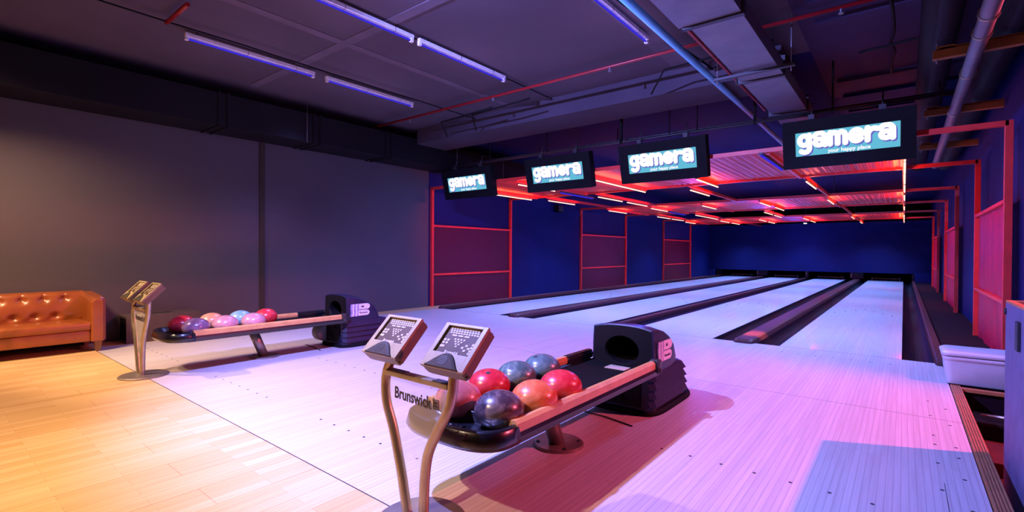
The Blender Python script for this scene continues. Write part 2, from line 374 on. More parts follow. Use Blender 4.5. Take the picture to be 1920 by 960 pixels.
# pin area behind the masking
dk = MB().box(XL+.1, XR-.05, 24.7, 24.8, -.1, .5)
tag(dk.build('pit_curtain', 'blackmat'), 'black curtain closing the pin area under the blue masking wall', 'curtain')
for i, (x, w, lb) in enumerate([(-6.55, .2, 'leftmost'), (-4.77, .42, 'second'), (-3.09, .12, 'third'), (-1.42, .42, 'fourth'), (.28, .09, 'rightmost')]):
    t = thing('kickback_partition', (x, 23.2, 0), '%s dark upright partition under the blue masking wall at the lane end' % lb, 'partition', 'pin area partitions')
    MB().box(-w/2, w/2, 0, 1.3, .055, .30, .01).build('panel', 'gdark', t)
    MB().box(-w/2+.02, -w/2+.05, -.012, 0, .1, .26).build('edge_strip', 'silverd', t)
for i, lx in enumerate(LX):
    t = thing('sweep_bar', (lx+LW/2, 23.5, 0), 'thin brass coloured sweep bar across the far end of the %s lane from the left' % ['first', 'second', 'third', 'fourth'][i], 'pinsetter bar', 'pinsetter sweep bars')
    MB().box(-.42, .42, -.02, .02, .06, .085, .004).build('bar', 'wood', t)
    for sx in (-1, 1): MB().box(sx*.42-.012, sx*.42+.012, -.02, .25, .0, .12, .003).build('arm', 'silverd', t)

# ---------------------------------------------------------------- left wall duct and ceiling services
t = thing('air_duct', (XL, 0, 2.5), 'long black rectangular air duct along the top of the left wall', 'duct')
MB().box(.006, .55, -3.5, 8.6, 0, .39, .006).build('casing', 'duct', t)
for y in (-.3, 2.33, 3.52, 4.72, 6.1):
    MB().box(.006, .565, y, y+.03, -.012, .40).box(.006, .565, y+.10, y+.13, -.012, .40).build('flange', 'duct', t)
for y, nm in ((3.41, 'thin vertical rod holding the black wall duct, beside its flange'), (6.24, 'thin vertical rod near the far end of the black wall duct')):
    tag(MB().tube([(XL+.60, y, 2.48), (XL+.60, y, ZC)], .004, 6).build('hanger_rod', 'galv'), nm, 'rod')
t = thing('ceiling_duct', (-1.035, 0, 2.65), 'large grey rectangular duct running towards the lanes under the ceiling, above the right screen', 'duct')
MB().box(-.19, .165, 3.6, 9.5, 0, .125, .003).build('casing', 'galv', t)
MB().box(-.26, .165, 2.0, 3.54, 0, .18, .003).build('casing', 'galv', t)
for y in (3.54, 5.0, 6.4, 7.9): MB().box(-.235, .18, y, y+.045, -.014, .17).build('flange', 'gdark', t)
t = thing('duct_hanger', (-1.03, 4.72, 2.62), 'dark strut with two rods carrying the large grey ceiling duct', 'hanger')
MB().box(-.36, .30, -.02, .02, -.01, .015, .003).build('strut', 'gdark', t)
for x in (-.33, .27): MB().tube([(x, 0, -.05), (x, 0, ZC-2.62)], .006, 6).build('rod', 'galv', t)
tag(MB().tube([(-1.50, 1.5, 2.75), (-1.50, 9.3, 2.75)], .030, 16).build('water_pipe', 'pipeblue'), 'light blue pipe running diagonally across the ceiling left of the large grey duct', 'pipe')
tag(MB().tube([(-1.30, 2.0, 2.72), (-1.30, 6.4, 2.72)], .014, 10).build('sprinkler_pipe', 'pipered'), 'thin red pipe along the left edge of the large grey ceiling duct', 'pipe')
t = thing('sprinkler_pipe', (0, 4.60, 2.95), 'long thin red pipe crossing the ceiling from left wall to right', 'pipe')
MB().tube([(-6.5, 0, 0), (.75, 0, 0)], .016, 10).build('pipe', 'pipered', t)
MB().tube([(-6.5, 0, .01), (-6.5, 0, -.06)], .016, 10).build('elbow', 'pipered', t)
for x in (-5.6, -4.0, -2.4, -.4): MB().tube([(x, 0, 0), (x, 0, -.045)], .010, 8).tube([(x, 0, -.045), (x, 0, -.052)], .02, 8).build('sprinkler_head', 'galv', t)
tag(MB().tube([(-4.95, 1.42, 2.97), (-4.45, 1.42, 2.97)], .018, 12).build('sprinkler_pipe', 'pipered'), 'short stub of red pipe at the top edge above the left tube light', 'pipe')
def cable(pts, label, r=.007, m='blackmat', name='ceiling_cable'):
    return tag(MB().tube(pts, r, 6).build(name, m), label, 'cable')
def sag(a, b, n=14, amp=.012, seed=0):
    rr = random.Random(seed); a = Vector(a); b = Vector(b)
    return [a.lerp(b, i/n)+Vector((rr.uniform(-amp, amp), rr.uniform(-amp, amp), rr.uniform(-amp, amp)*.6)) for i in range(n+1)]
cable(sag((-4.97, .6, 2.99), (-4.97, 5.3, 2.99), 16, .006, 1), 'thin black cable on the ceiling between the two left rows of tube lights')
cable(sag((-3.60, .8, 3.02), (-3.60, 5.3, 3.02), 16, .006, 2), 'thin black cable above the middle row of tube lights')
cable(sag((-1.85, 1.2, 2.93), (-1.58, 5.3, 2.93), 18, .012, 3), 'black cable bundle just left of the light blue ceiling pipe', .012)
cable(sag((-.55, 4.2, 2.96), (.78, 4.2, 2.96), 14, .02, 4), 'black cable crossing the ribbed ceiling right of the grey duct', .012)
cable(sag((-.10, 2.6, 2.94), (-.10, 6.6, 2.94), 16, .02, 5), 'black cable running lengthwise on the ribbed ceiling near the right pipes', .012)
cable(sag((-.35, 5.6, 2.9), (.3, 5.5, 2.9), 6, .01, 6)+sag((-.35, 5.6, 2.9), (-.36, 5.9, 2.45), 4, .005, 7)[::-1][:0], 'short black cable above the right screen', .012)
for k, (x, nm) in enumerate([(-5.45, 'left'), (-4.85, 'middle'), (-2.2, 'right')]):
    cable([(x, 5.2, 2.78), (x+.3, 4.8, 2.86), (x+.9, 4.75, 2.86), (x+1.3, 4.75, 2.88)], 'black conduit hooked on the front of the ceiling beam, %s' % nm, .010)
# right side pipes and brackets
for x, r, nm in ((.20, .12, 'left'), (.60, .13, 'right')):
    tag(MB().tube([(x, 1.5, 2.765), (x, 12.5, 2.765)], r, 24).build('insulated_pipe', 'darkpipe'), 'thick dark insulated pipe on the orange brackets, %s one of the pair' % nm, 'pipe', 'thick dark pipes')
t = thing('conduit_pipe', (.382, 0, 2.455), 'grey metal conduit pipe hanging below the orange bracket at upper right', 'pipe')
MB().tube([(0, 2.5, 0), (0, 10.5, 0)], .045, 18).build('pipe', 'galv', t)
for y in (3.2, 4.02, 4.35, 5.25, 6.6): MB().tube([(0, y, 0), (0, y+.03, 0)], .053, 18).build('coupling', 'silver', t)
for k, y in enumerate((5.0, 7.0, 9.2)):
    t = thing('pipe_bracket', (.42, y, 2.55), ['orange painted bracket nearest the camera', 'second bracket, partly above the red portal,', 'farthest small bracket'][k] + ' carrying the thick dark ceiling pipes', 'bracket', 'pipe brackets')
    MB().box(-.26, .36, -.03, .03, -.03, .035, .004).build('channel', 'orange', t)
    MB().box(-.22, .36, -.02, .02, .035, .055, .004).box(-.24, -.13, -.02, .02, .035, .066, .004).box(-.02, .02, -.02, .02, .035, .058, .004).build('saddle', 'orange', t)
    MB().tube([(-.235, 0, -.06), (-.235, 0, ZC-2.55)], .007, 6).build('rod', 'galv', t)

# ---------------------------------------------------------------- ceiling tube lights (violet blacklight battens)
tb = None
bt = [(-5.17, 1.626, 1.263, 'long violet tube light nearest the left wall, first in its row'),
      (-5.17, 3.03, 1.27, 'second violet tube light in the row nearest the left wall'),
      (-3.57, 1.70, 1.25, 'violet tube light at the top edge, first in the middle row'),
      (-3.57, 3.03, 1.25, 'second violet tube light in the middle row'),
      (-1.875, 3.06, 1.25, 'violet tube light beside the light blue ceiling pipe')]
for x, y, l, lb in bt:
    if tb is None:
        tb = thing('tube_light', (x, y, 2.99), lb, 'tube light', 'violet ceiling tube lights')
        MB().box(-.022, .022, 0, l, -.004, .03, .003).build('batten', 'white', tb)
        MB().tube([(0, .03, -.022), (0, l-.03, -.022)], .009, 12).build('tube', 'tubeblue', tb)
        for yy in (0, l-.03): MB().box(-.016, .016, yy, yy+.03, -.036, -.004, .003).build('end_cap', 'white', tb)
        for yy in (.55, 1.05): MB().tube([(-.023, yy, .03), (-.023, yy, -.006), (.023, yy, -.006), (.023, yy, .03)], .002, 6).build('clip', 'gdark', tb)
        MB().tube([(0, .1, .03), (0, .1, .06)], .006, 6).tube([(0, 1.1, .03), (0, 1.1, .06)], .006, 6).build('mount', 'gdark', tb)
        o = tb
    else: o = dup(tb, (x, y, 2.99), lb)
    light('blacklight', 'POINT', (x, y+l/2, 2.55), (.66, .42, .95), 3.4, None, .10)

# ---------------------------------------------------------------- red steel portals
PORT = [(6.16, 8.48, 'nearest'), (11.54, 14.28, 'middle'), (17.37, 20.26, 'farthest')]
GX = [-6.10, -4.89, -3.67, -2.44, -1.22, 0.0]
XPL, XPR = XL+.03, .72; ZB = 2.19
for pi, (y0, y1, nm) in enumerate(PORT):
    t = thing('steel_portal', (0, y0, 0), 'red steel portal with mesh ceiling over the lanes, %s of the three' % nm, 'portal frame', 'red portals over the lanes')
    D = y1-y0; h = .025
    zs = -.003
    for x in (XPL, XPR):
        for y in (0, D): MB().box(x-h-.003, x+h+.003, y-h, y+h, zs, ZB+h, .003).build('post', 'red', t)
        for z in (.59, 1.50): MB().box(x-h, x+h, h, D-h, z-.018, z+.018, .003).build('crossbar', 'red', t)
        for za, zb in ((.012, .572), (.608, 1.482)):
            m = MB(); n = 48; rs = []
            xi = x+(.012 if x > 0 else -.012)
            for j in range(n+1):
                yy = h+(D-2*h)*j/n; off = .007*math.sin(j*.55)+.004*math.sin(j*1.3) if x > 0 else 0
                rs.append([(xi+off, yy, za), (xi+off, yy, zb)])
            m.rings(rs, True, False, False); m.build('mesh_infill', 'infill_dim' if x < 0 else 'infill_lit', t, uv=(1, 2))
    for y in (0, D): MB().box(XPL, XPR, y-h, y+h, ZB-h, ZB+h, .003).build('beam', 'red', t)
    for x in GX: MB().box(x-.02, x+.02, h, D-h, ZB-.045, ZB+.02, .003).build('cross_member', 'red', t)
    for i in range(5):
        m = MB(); a, b = GX[i]+.02, GX[i+1]-.02; n = 90; rs = []
        for j in range(n+1):
            xx = a+(b-a)*j/n; zz = ZB+.006+.006*math.sin(j*.9); rs.append([(xx, h, zz), (xx, D-h, zz)])
        m.rings(rs, True, False, False); m.build('mesh_ceiling', 'redmesh', t, uv=(0, 1))
    for x in (-6.1, -3.67, -1.22): MB().tube([(x, D/2, ZB+.02), (x, D/2, ZC)], .008, 6).build('hanger_rod', 'gdark', t)
run = [(-5.90, 8.52, 11.50), (-4.74, 8.52, 11.50), (-2.90, 8.52, 11.50), (-1.18, 8.52, 11.50), (0., 8.52, 11.50),
       (-5.90, 14.32, 17.33), (-4.74, 14.32, 17.33), (-2.90, 14.32, 17.33), (-1.18, 14.32, 17.33), (0., 14.32, 17.33), (-1.18, 20.3, 22.85), (0., 20.3, 22.85), (-4.74, 20.3, 22.85)]
pos = {-5.90: 'leftmost', -4.74: 'second from left', -2.90: 'middle', -1.18: 'second from right', 0.: 'rightmost'}
for x, a, b in run:
    gap = 'first and second' if a < 10 else 'second and third' if a < 16 else 'third and the masking wall, beyond the'
    tag(MB().box(x-.02, x+.02, a, b, ZB-.035, ZB+.02, .003).build('steel_runner', 'red'), 'slim red overhead runner, %s, bridging %s portals' % (pos[x], gap), 'beam', 'red overhead runners')
TUBES = [(-2.42, 7.4, 8.5), (-2.92, 8.6, 9.7), (-2.92, 14.4, 15.5), (-2.92, 15.7, 16.8), (-1.17, 8.6, 9.7), (-3.66, 11.6, 12.7), (-2.44, 11.6, 12.6), (-2.40, 13.0, 14.1),
         (-4.73, 8.6, 9.7), (-4.73, 9.9, 11.0), (-4.73, 14.4, 15.3), (-4.73, 15.5, 16.6), (-3.70, 17.5, 18.6), (-3.70, 18.9, 20.0), (-2.44, 17.5, 18.6), (-2.44, 19.0, 20.2),
         (-6.12, 6.25, 7.1), (-6.12, 7.2, 8.45), (-5.92, 8.6, 9.6), (-6.06, 11.6, 12.7), (-5.88, 14.4, 15.5), (-5.88, 15.6, 16.6), (-4.90, 6.25, 7.3), (-3.67, 6.4, 7.2), (-3.67, 7.35, 8.45), (-4.90, 11.6, 12.7), (-6.1, 17.5, 18.7),
         (-4.90, 17.5, 18.7), (-4.90, 18.9, 20.1), (-1.22, 11.8, 12.9), (-1.22, 17.6, 18.8), (0., 6.3, 7.4), (0., 7.5, 8.45), (0., 8.7, 9.8), (0., 10., 11.1), (0., 11.7, 12.8), (0., 14.5, 15.6), (0., 17.6, 18.7), (0., 19.0, 20.1), (0., 20.6, 21.7), (-1.18, 20.6, 21.7)]
def place_words(x, y):
    k = min(range(6), key=lambda i: abs(GX[i]-x)); c = ['far left', 'second left', 'third from left', 'third from right', 'second from right', 'far right'][k]
    for a, b, nm in PORT:
        if a-.1 <= y <= b: return '%s member of %s red portal' % (c, nm), 1
    return '%s runner past %s red portal' % (c, 'nearest' if y < 11.5 else 'middle' if y < 17 else 'farthest'), 1
tb = None; LT = 1.1; used = {}
for x, a, b in TUBES:
    w, e = place_words(x, a); key = w
    used[key] = used.get(key, 0)+1
    lb = 'bright tube light under %s, %s one' % (w, 'nearer' if used[key] == 1 else 'farther' if used[key] == 2 else 'extra')
    z = ZB-.069
    dx = -.0
    if tb is None:
        tb = thing('lane_tube_light', (x, a, z), lb, 'tube light', 'tube lights under the red steelwork')
        MB().box(-.016, .016, 0, LT, .003, .021, .002).build('batten', 'gdark', tb)
        MB().tube([(0, .02, -.006), (0, LT-.02, -.006)], .010, 10).build('tube', 'tubered', tb); o = tb
    else: o = dup(tb, (x, a, z), lb)
    ld = bpy.data.lights.new('red_lamp', 'AREA'); ld.shape = 'RECTANGLE'; ld.size = .03; ld.size_y = 1.05; ld.color = (1, .11, .035); ld.energy = 9
    lo = bpy.data.objects.new('red_lamp', ld); COL.objects.link(lo); lo.location = (x+(.055 if x < -.5 else -.055), a+.55, ZB-.125); lo.rotation_euler = (PI, 0, 0)
for x, y, lb in [(-1.22, 5.98, 'dark batten with unlit violet tube left of the right screen, under the red mesh'), (-4.90, 7.55, 'violet glowing tube batten left of the second screen, under the red mesh'), (-4.90, 12.9, 'violet glowing tube batten under the middle red portal')]:
    t = thing('lane_blacklight', (x-.03, y, ZB-.069), lb, 'tube light')
    MB().box(-.02, .02, 0, 1.25, .0, .021, .002).build('batten', 'gdark', t)
    MB().tube([(0, .02, -.012), (0, 1.2, -.012)], .012, 10).build('tube', 'tubeblue', t)

# above the lanes beyond the portals
t = thing('ceiling_panel_duct', (-3.4, 19.6, 2.62), 'pale grey panelled duct high across the far lanes', 'duct')
MB().box(-2.6, 2.6, -.2, .2, 0, .20, .01).build('casing', 'grille', t)
for k in range(8): MB().box(-2.3+.65*k, -2.27+.65*k, -.215, .2, -.01, .21).build('seam', 'gdark', t)
for k, (x, y) in enumerate([(-1.05, 8.9), (-.95, 10.2)]):
    t = thing('ceiling_bright_spot', (x, y, 2.62), 'small white glow in place of a reflection above the red beams, %s one' % ('nearer', 'farther')[k], 'lamp')
    MB().disc((0, 0), .09, 0, .05, 20).build('housing', 'gdark', t); MB().disc((0, 0), .06, -.008, .0, 20, 1.6).build('lens', 'lampwhite', t)  # glowing discs stand in for shining reflections
    MB().tube([(0, 0, .05), (0, 0, ZC-2.62)], .008, 6).build('stem', 'gdark', t)
t = thing('ceiling_bright_spot', (-2.95, 21.6, 2.18), 'small bright white lamp just above the blue masking wall', 'lamp')
MB().disc((0, 0), .09, 0, .05, 20).build('housing', 'gdark', t); MB().disc((0, 0), .05, -.02, .0, 20).build('lens', 'lampwhite', t)
MB().tube([(0, 0, .05), (0, 0, ZC-2.18)], .008, 6).build('stem', 'gdark', t)
t = thing('wall_speaker', (XL+.02, 10.35, 2.03), 'small black speaker high on the left wall beyond the nearest red portal', 'speaker')
MB().box(0, .13, -.12, .12, 0, .17, .008).build('cabinet', 'blackmat', t); MB().box(.13, .134, -.10, .10, .015, .155, .002).build('grille', 'gdark', t)

# ---------------------------------------------------------------- hanging score screens
def strokes(letter):
    def arc(cx, cy, rx, ry, a0, a1, n=14): return [(cx+rx*math.cos(math.radians(a0+(a1-a0)*i/n)), cy+ry*math.sin(math.radians(a0+(a1-a0)*i/n))) for i in range(n+1)]
    if letter == 'a': return [arc(.30, .40, .26, .22, 160, 10, 10)+[(.56, .0)], arc(.29, .17, .20, .155, 0, 360)]
    if letter == 'g': return [arc(.28, .32, .22, .24, 0, 360), [(.52, .58), (.52, -.08)]+arc(.30, -.08, .22, .20, 0, -140, 10)]
    if letter == 'm': return [[(.07, .58), (.07, 0)], [(.07, .36)]+arc(.24, .36, .17, .20, 180, 0, 8)+[(.41, .0)], [(.41, .36)]+arc(.58, .36, .17, .20, 180, 0, 8)+[(.75, 0)]]
    if letter == 'e': return [[(.08, .25), (.56, .33)]+arc(.31, .29, .25, .27, 10, 320, 16)]
    if letter == 'r': return [[(.08, .58), (.08, 0)], [(.08, .30)]+arc(.36, .26, .27, .27, 160, 60, 8)]
WD = {'g': .70, 'a': .72, 'm': .93, 'e': .70, 'r': .56}
def word_mesh(word, h, cx, cy, d, th, squash=.9):
    """flat bold hand-drawn style letters in local x (across) / z (up), facing -y at depth d"""
    m = MB(); tot = sum(WD[c] for c in word); x = cx-tot*h*squash/2; k = 0
    for c in word:
        for st in strokes(c):
            p = [Vector((x+u*h*squash, 0, cy+(v-.28)*h)) for u, v in st]
            for i in range(len(p)-1):
                a, b = p[i], p[i+1]; dd = (b-a)
                if dd.length < 1e-6: continue
                nn = Vector((-dd.z, 0, dd.x)).normalized()*th
                y = d-.00003*(k % 9); k += 1
                m.add([(a+nn)+Vector((0, y, 0)), (b+nn)+Vector((0, y, 0)), (b-nn)+Vector((0, y, 0)), (a-nn)+Vector((0, y, 0))], [(0, 1, 2, 3)])
            for q in p:
                y = d-.00003*(k % 9)-.0001; k += 1
                m.add([(q.x+th*math.cos(2*PI*j/12), y, q.z+th*math.sin(2*PI*j/12)) for j in range(12)], [tuple(range(12))])
        x += WD[c]*h*squash
    return m
scr = [(-5.80, 'smallest looking hanging screen at the far left, beside the left wall'), (-3.97, 'second hanging screen from the left'),
       (-2.40, 'third hanging screen from the left'), (-.475, 'large looking hanging screen at the right, over the rightmost lane')]
first = None
for x, lb in scr:
    if first: dup(first, (x, 5.98, 2.175), 'black framed ' + lb); continue
    t = thing('hanging_screen', (x, 5.98, 2.175), 'black framed ' + lb, 'screen', 'hanging score screens')
    t.rotation_euler = (math.radians(13), 0, 0)
    first = t
    c = MB(); hw, hh, sw, sh = .56, .25, .44, .122
    c.box(-hw, hw, 0, .125, -hh, -sh, .004); c.box(-hw, hw, 0, .125, sh, hh, .004); c.box(-hw, -sw, 0, .125, -sh, sh); c.box(sw, hw, 0, .125, -sh, sh); c.box(-sw, sw, .03, .125, -sh, sh)
    c.build('cabinet', 'blackmat', t)
    MB().add([(-sw, .012, -sh), (sw, .012, -sh), (sw, .012, sh), (-sw, .012, sh)], [(0, 1, 2, 3)]).build('display', 'cyan', t)
    word_mesh('gamera', .205, .012, .016, .0110, .026, .93).build('lettering_shadow', 'scrpurple', t)
    word_mesh('gamera', .205, 0., .030, .0098, .026, .93).build('lettering', 'scrwhite', t)
    text('your happy place', .052, 'scrwhite', 'slogan', frame3((.03, .0085, -.092), (1, 0, 0), (0, 0, 1)), t, .0015)
    for xx in (-.3, .3):
        MB().box(xx-.03, xx+.03, .07, .11, hh, hh+.05, .003).tube([(xx, .09, hh+.02), (xx, .18, hh+.17)], .008, 8).build('bracket', 'gdark', t)
for z, y, lb in ((2.52, 6.13, 'lower'), (2.60, 6.35, 'upper')):
    tag(MB().tube([(-6.6, y, z), (.4, y, z)], .014, 8).build('support_pipe', 'gdark'), '%s of two thin black pipes running above the hanging screens' % lb, 'pipe', 'screen support pipes')
for k, (x, r) in enumerate([(-5.4, .008), (-4.25, .008), (-3.02, .024), (-2.35, .008), (-2.0, .008), (-1.35, .016), (-.6, .010), (.25, .006)]):
    tag(MB().tube([(x, 6.13, 2.50), (x, 6.13, ZC)], r, 8).build('drop_rod', 'blackmat'), '%s black rod from ceiling to screen pipes, %s from the left' % ('thick' if r > .015 else 'thin', ['first', 'second', 'third', 'fourth', 'fifth', 'sixth', 'seventh', 'last'][k]), 'rod', 'rods above the screens')

# ---------------------------------------------------------------- ball returns
def superel(cx, cy, rx, ry, n=40, p=2.6, a0=0, a1=360):
    out = []
    for j in range(n):
        a = math.radians(a0+(a1-a0)*j/n); c, s_ = math.cos(a), math.sin(a)
        out.append((cx+rx*math.copysign(abs(c)**(2/p), c), cy+ry*math.copysign(abs(s_)**(2/p), s_)))
    return out
def ball_return(x, label):
    t = thing('ball_return', (x, 2.2, 0), label, 'ball return', 'ball returns'); Y = 2.2
    # hood: arched upper shell, local y = world y - 2.2
    st = [(2.925, .205, .545), (2.93, .215, .553), (3.02, .222, .550), (3.10, .222, .530), (3.20, .221, .485), (3.28, .216, .430), (3.33, .205, .36), (3.34, .20, .29)]
    def sec(yw, w, zt, z0=.27):
        pts = [(-w, z0), (-w*1.0, z0+(zt-z0)*.5)]
        top = zt-.022
        pts += [(-w*.97, top-.01)]
        for j in range(9):
            u = -1+2*j/8; pts.append((w*.94*u, top+.022*(1-abs(u)**2.6)))
        pts += [(w*.97, top-.01), (w, z0+(zt-z0)*.5), (w, z0)]
        return [(a, yw-Y, b) for a, b in pts]
    MB().rings([sec(*q) for q in st], False, False).build('hood', 'hood', t, bevel=0)
    # front face with round ball opening
    N = 64; out = []; inn = []
    w, zt, z0 = .205, .545, .262
    cx, cz, rx, rz = 0.0, .385, .112, .088
    poly = [(a, c) for a, b, c in sec(2.925, w, zt, .262)]
    def ray(ang):
        dx, dz = math.cos(ang), math.sin(ang); best = None
        for i in range(len(poly)):
            (ax, az), (bx, bz) = poly[i], poly[(i+1) % len(poly)]
            ex, ez = bx-ax, bz-az; den = dx*ez-dz*ex
            if abs(den) < 1e-9: continue
            tt = ((ax-cx)*ez-(az-cz)*ex)/den; uu = ((ax-cx)*dz-(az-cz)*dx)/den
            if tt > 0 and -1e-6 <= uu <= 1+1e-6 and (best is None or tt < best): best = tt
        return cx+dx*best, cz+dz*best
    R = [[], [], [], []]
    for j in range(N):
        a = 2*PI*j/N; ox, oz = ray(a)
        R[0].append((ox, 2.925-Y, oz)); R[1].append((cx+rx*1.08*math.cos(a), 2.922-Y, cz+rz*1.08*math.sin(a)))
        R[2].append((cx+rx*math.cos(a), 2.935-Y, cz+rz*math.sin(a))); R[3].append((cx+rx*.95*math.cos(a), 3.25-Y, cz+rz*.85*math.sin(a)))
    fr = MB(); fr.rings(R, False, False); fr.add(R[3], [tuple(range(N))]); fr.build('front_face', 'hoodface', t)
    # lower body with horizontal louvres
    rs = []
    lv = [(.03, .0, .0), (.055, .0, .0)]
    zz = .055
    for k in range(4):
        lv += [(zz+.002, .017, .035-.015*k), (zz+.052, .0, .01-.02*k)]; zz += .054
    lv += [(.278, -.004, -.10)]
    for z, o, yo in lv:
        w = .222+o; ye = 3.50+yo-Y; pts = [(-w+.03, 2.885-Y), (w-.03, 2.885-Y), (w, 2.92-Y), (w, ye-.05), (w-.05, ye), (-w+.05, ye), (-w, ye-.05), (-w, 2.92-Y)]
        rs.append([(a, b, z) for a, b in pts])
    MB().rings(rs, False, True).build('lower_body', 'hood', t)
    MB().rings([[(a, b-Y, z) for a, b in superel(0, 3.245, .25-.01*k, .385-.01*k, 44, 5)] for k, z in ((0, 0), (0, .018), (1, .032))], False).build('base_skirt', 'blackmat', t)
    # service recess and lift wheel cover on the front of the lower body
    MB().box(-.16, .15, 2.872-Y, 2.886-Y, .05, .24, .004).build('front_recess', 'hoodface', t)
    wv = MB(); wv.rings([[(xx, 2.88-Y+r*math.cos(2*PI*j/28), .135+r*.95*math.sin(2*PI*j/28)) for j in range(28)] for xx, r in ((-.235, .08), (-.225, .10), (-.10, .10), (-.09, .085))], True)
    wv.build('lift_wheel_cover', 'dirt', t)
    MB().tube([(.02, 2.868-Y, .15), (.10, 2.864-Y, .21)], .012, 8).tube([(.02, 2.868-Y, .15), (.03, 2.864-Y, .08)], .012, 8).build('lift_arm', 'hoodface', t)
    # tray bed
    MB().prism([(-.215, .305), (-.10, .286), (0, .283), (.10, .286), (.215, .305), (.215, .262), (-.215, .262)], 'y', 1.46-Y, 2.95-Y).build('tray_bed', 'blackmat', t)
    o = MB().box(-.06, .08, 2.80-Y, 2.89-Y, .285, .289); o.build('sticker', 'keys', t)
    MB().box(.10, .12, 2.80-Y, 2.85-Y, .2875, .2905).box(.13, .15, 2.80-Y, 2.85-Y, .2905, .2935).build('sticker', 'keys', t)
    # nose: rounded black end tray
    no = MB()
    def U(rx, ry, yb=1.50):
        pts = []
        for j in range(25):
            a = math.radians(180+180*j/24); c, s_ = math.cos(a), math.sin(a)
            pts.append((rx*math.copysign(abs(c)**.7, c), 1.46-Y+ry*math.copysign(abs(s_)**.8, s_)))
        return [(rx*-1, yb-Y)] + pts + [(rx, yb-Y)]
    rr = [(.20, .10, .262), (.265, .155, .272), (.275, .168, .295), (.268, .160, .318), (.262, .155, .340), (.250, .142, .348), (.235, .125, .344), (.215, .105, .315), (.16, .06, .300)]
    no.rings([[(a, b, z) for a, b in U(rx, ry)] for rx, ry, z in rr], True)
    no.build('nose_tray', 'black', t)
    fan = MB()
    for k in range(9):
        a = 2*PI*k/9; fan.tube([(.03*math.cos(a), 1.40-Y+.02*math.sin(a), .303), (.075*math.cos(a+.5), 1.40-Y+.045*math.sin(a+.5), .303)], .004, 6)
    fan.disc((0, 1.40-Y), .022, .300, .308, 16); fan.build('hand_dryer_vent', 'black', t)
    MB().rings([[(a, b-Y, z) for a, b in superel(-.02, 1.50, .07, .09, 20, 3)] for z in (.245, .264)], False).build('dryer_housing', 'blackmat', t)
    # rails
    for s_ in (1, -1):
        y1 = 2.84 if s_ > 0 else 2.62
        base = [(.205, .268), (.262, .272), (.268, .300), (.262, .316), (.225, .318), (.212, .306)]
        top = [(.222, .319), (.262, .316), (.262, .350), (.248, .362), (.228, .360), (.220, .340)]
        MB().prism([(s_*a, b) for a, b in base], 'y', 1.49-Y, 2.90-Y).build('rail_base', 'black', t)
        MB().prism([(s_*a, b) for a, b in top], 'y', 1.49-Y, y1-Y).build('wood_rail', 'wood', t)
        e = MB(); e.prism([(s_*a, b) for a, b in [(.215, .31), (.268, .31), (.268, .352), (.250, .366), (.224, .364), (.213, .342)]], 'y', y1-Y, 2.93-Y)
        e.build('rail_end', 'black', t, bevel=.003)
    MB().box(.225, .278, 2.845-Y, 2.885-Y, .30, .37, .006).tube([(.25, 2.86-Y, .29), (.29, 2.87-Y, .31)], .012, 10).build('rail_clamp', 'gdark', t)
    # pedestal
    MB().tube([(.0, -.03, .008), (-.015, -.13, .266)], .042, 24).build('pedestal_leg', 'silverd', t)
    b = MB().rings([[(r*math.cos(2*PI*j/40), -.02+r*math.sin(2*PI*j/40), z) for j in range(40)] for r, z in ((.135, 0), (.135, .008), (.128, .013))], False)
    b.build('pedestal_base', 'silverd', t)
    bb = MB()
    for a in (40, 140, 220, 320): bb.disc((.108*math.cos(math.radians(a)), -.02+.108*math.sin(math.radians(a))), .009, .013, .019, 8)
    bb.build('base_bolts', 'ink', t)
    # emblem on the right side: a letter B of two lobes with a striped flag
    X = .2235
    def lobe(y0, y1, zc, h):
        pts = [(y0, zc-h), (y0, zc+h)]
        for j in range(13):
            a = math.radians(90-180*j/12); pts.append((y1-h*1.2+h*1.2*math.cos(a), zc+h*math.sin(a)))
        return [(a-Y, b) for a, b in pts]
    e = MB().prism(lobe(3.065, 3.205, .422, .030), 'x', X-.008, X+.003).prism(lobe(3.06, 3.20, .355, .030), 'x', X-.008, X+.003)
    e.build('emblem_lobes', 'logow', t)
    for k in range(5):
        y = 2.965+.020*k
        MB().prism([(y-Y, .322), (y+.007-Y, .36), (y+.002-Y, .41), (y+.008-Y, .452), (y+.0245-Y, .452), (y+.0185-Y, .41), (y+.0235-Y, .36), (y+.0165-Y, .322)], 'x', X-.008, X+.0028).build('emblem_stripe', 'logop' if k % 2 == 0 else 'logow', t)
    text('Brunswick', .024, 'ink', 'emblem_lettering', frame3((X+.0035, 3.125-Y, .355), (0, 1, 0), (0, 0, 1)), t, .0006)
    cr = MB().prism([(3.10-Y, .412), (3.094-Y, .434), (3.106-Y, .424), (3.113-Y, .438), (3.12-Y, .424), (3.132-Y, .434), (3.126-Y, .412)], 'x', X, X+.004)
    cr.build('emblem_crown', 'ink', t)
    return t
r1 = ball_return(-1.425, 'nearer ball return in the centre with black hood, wood rails and seven balls')
r2 = dup(r1, (-4.80, 2.2, 0), 'farther ball return at left near the dark side wall with dark blue hood')
r2.location = (-4.79, 2.2, 0)

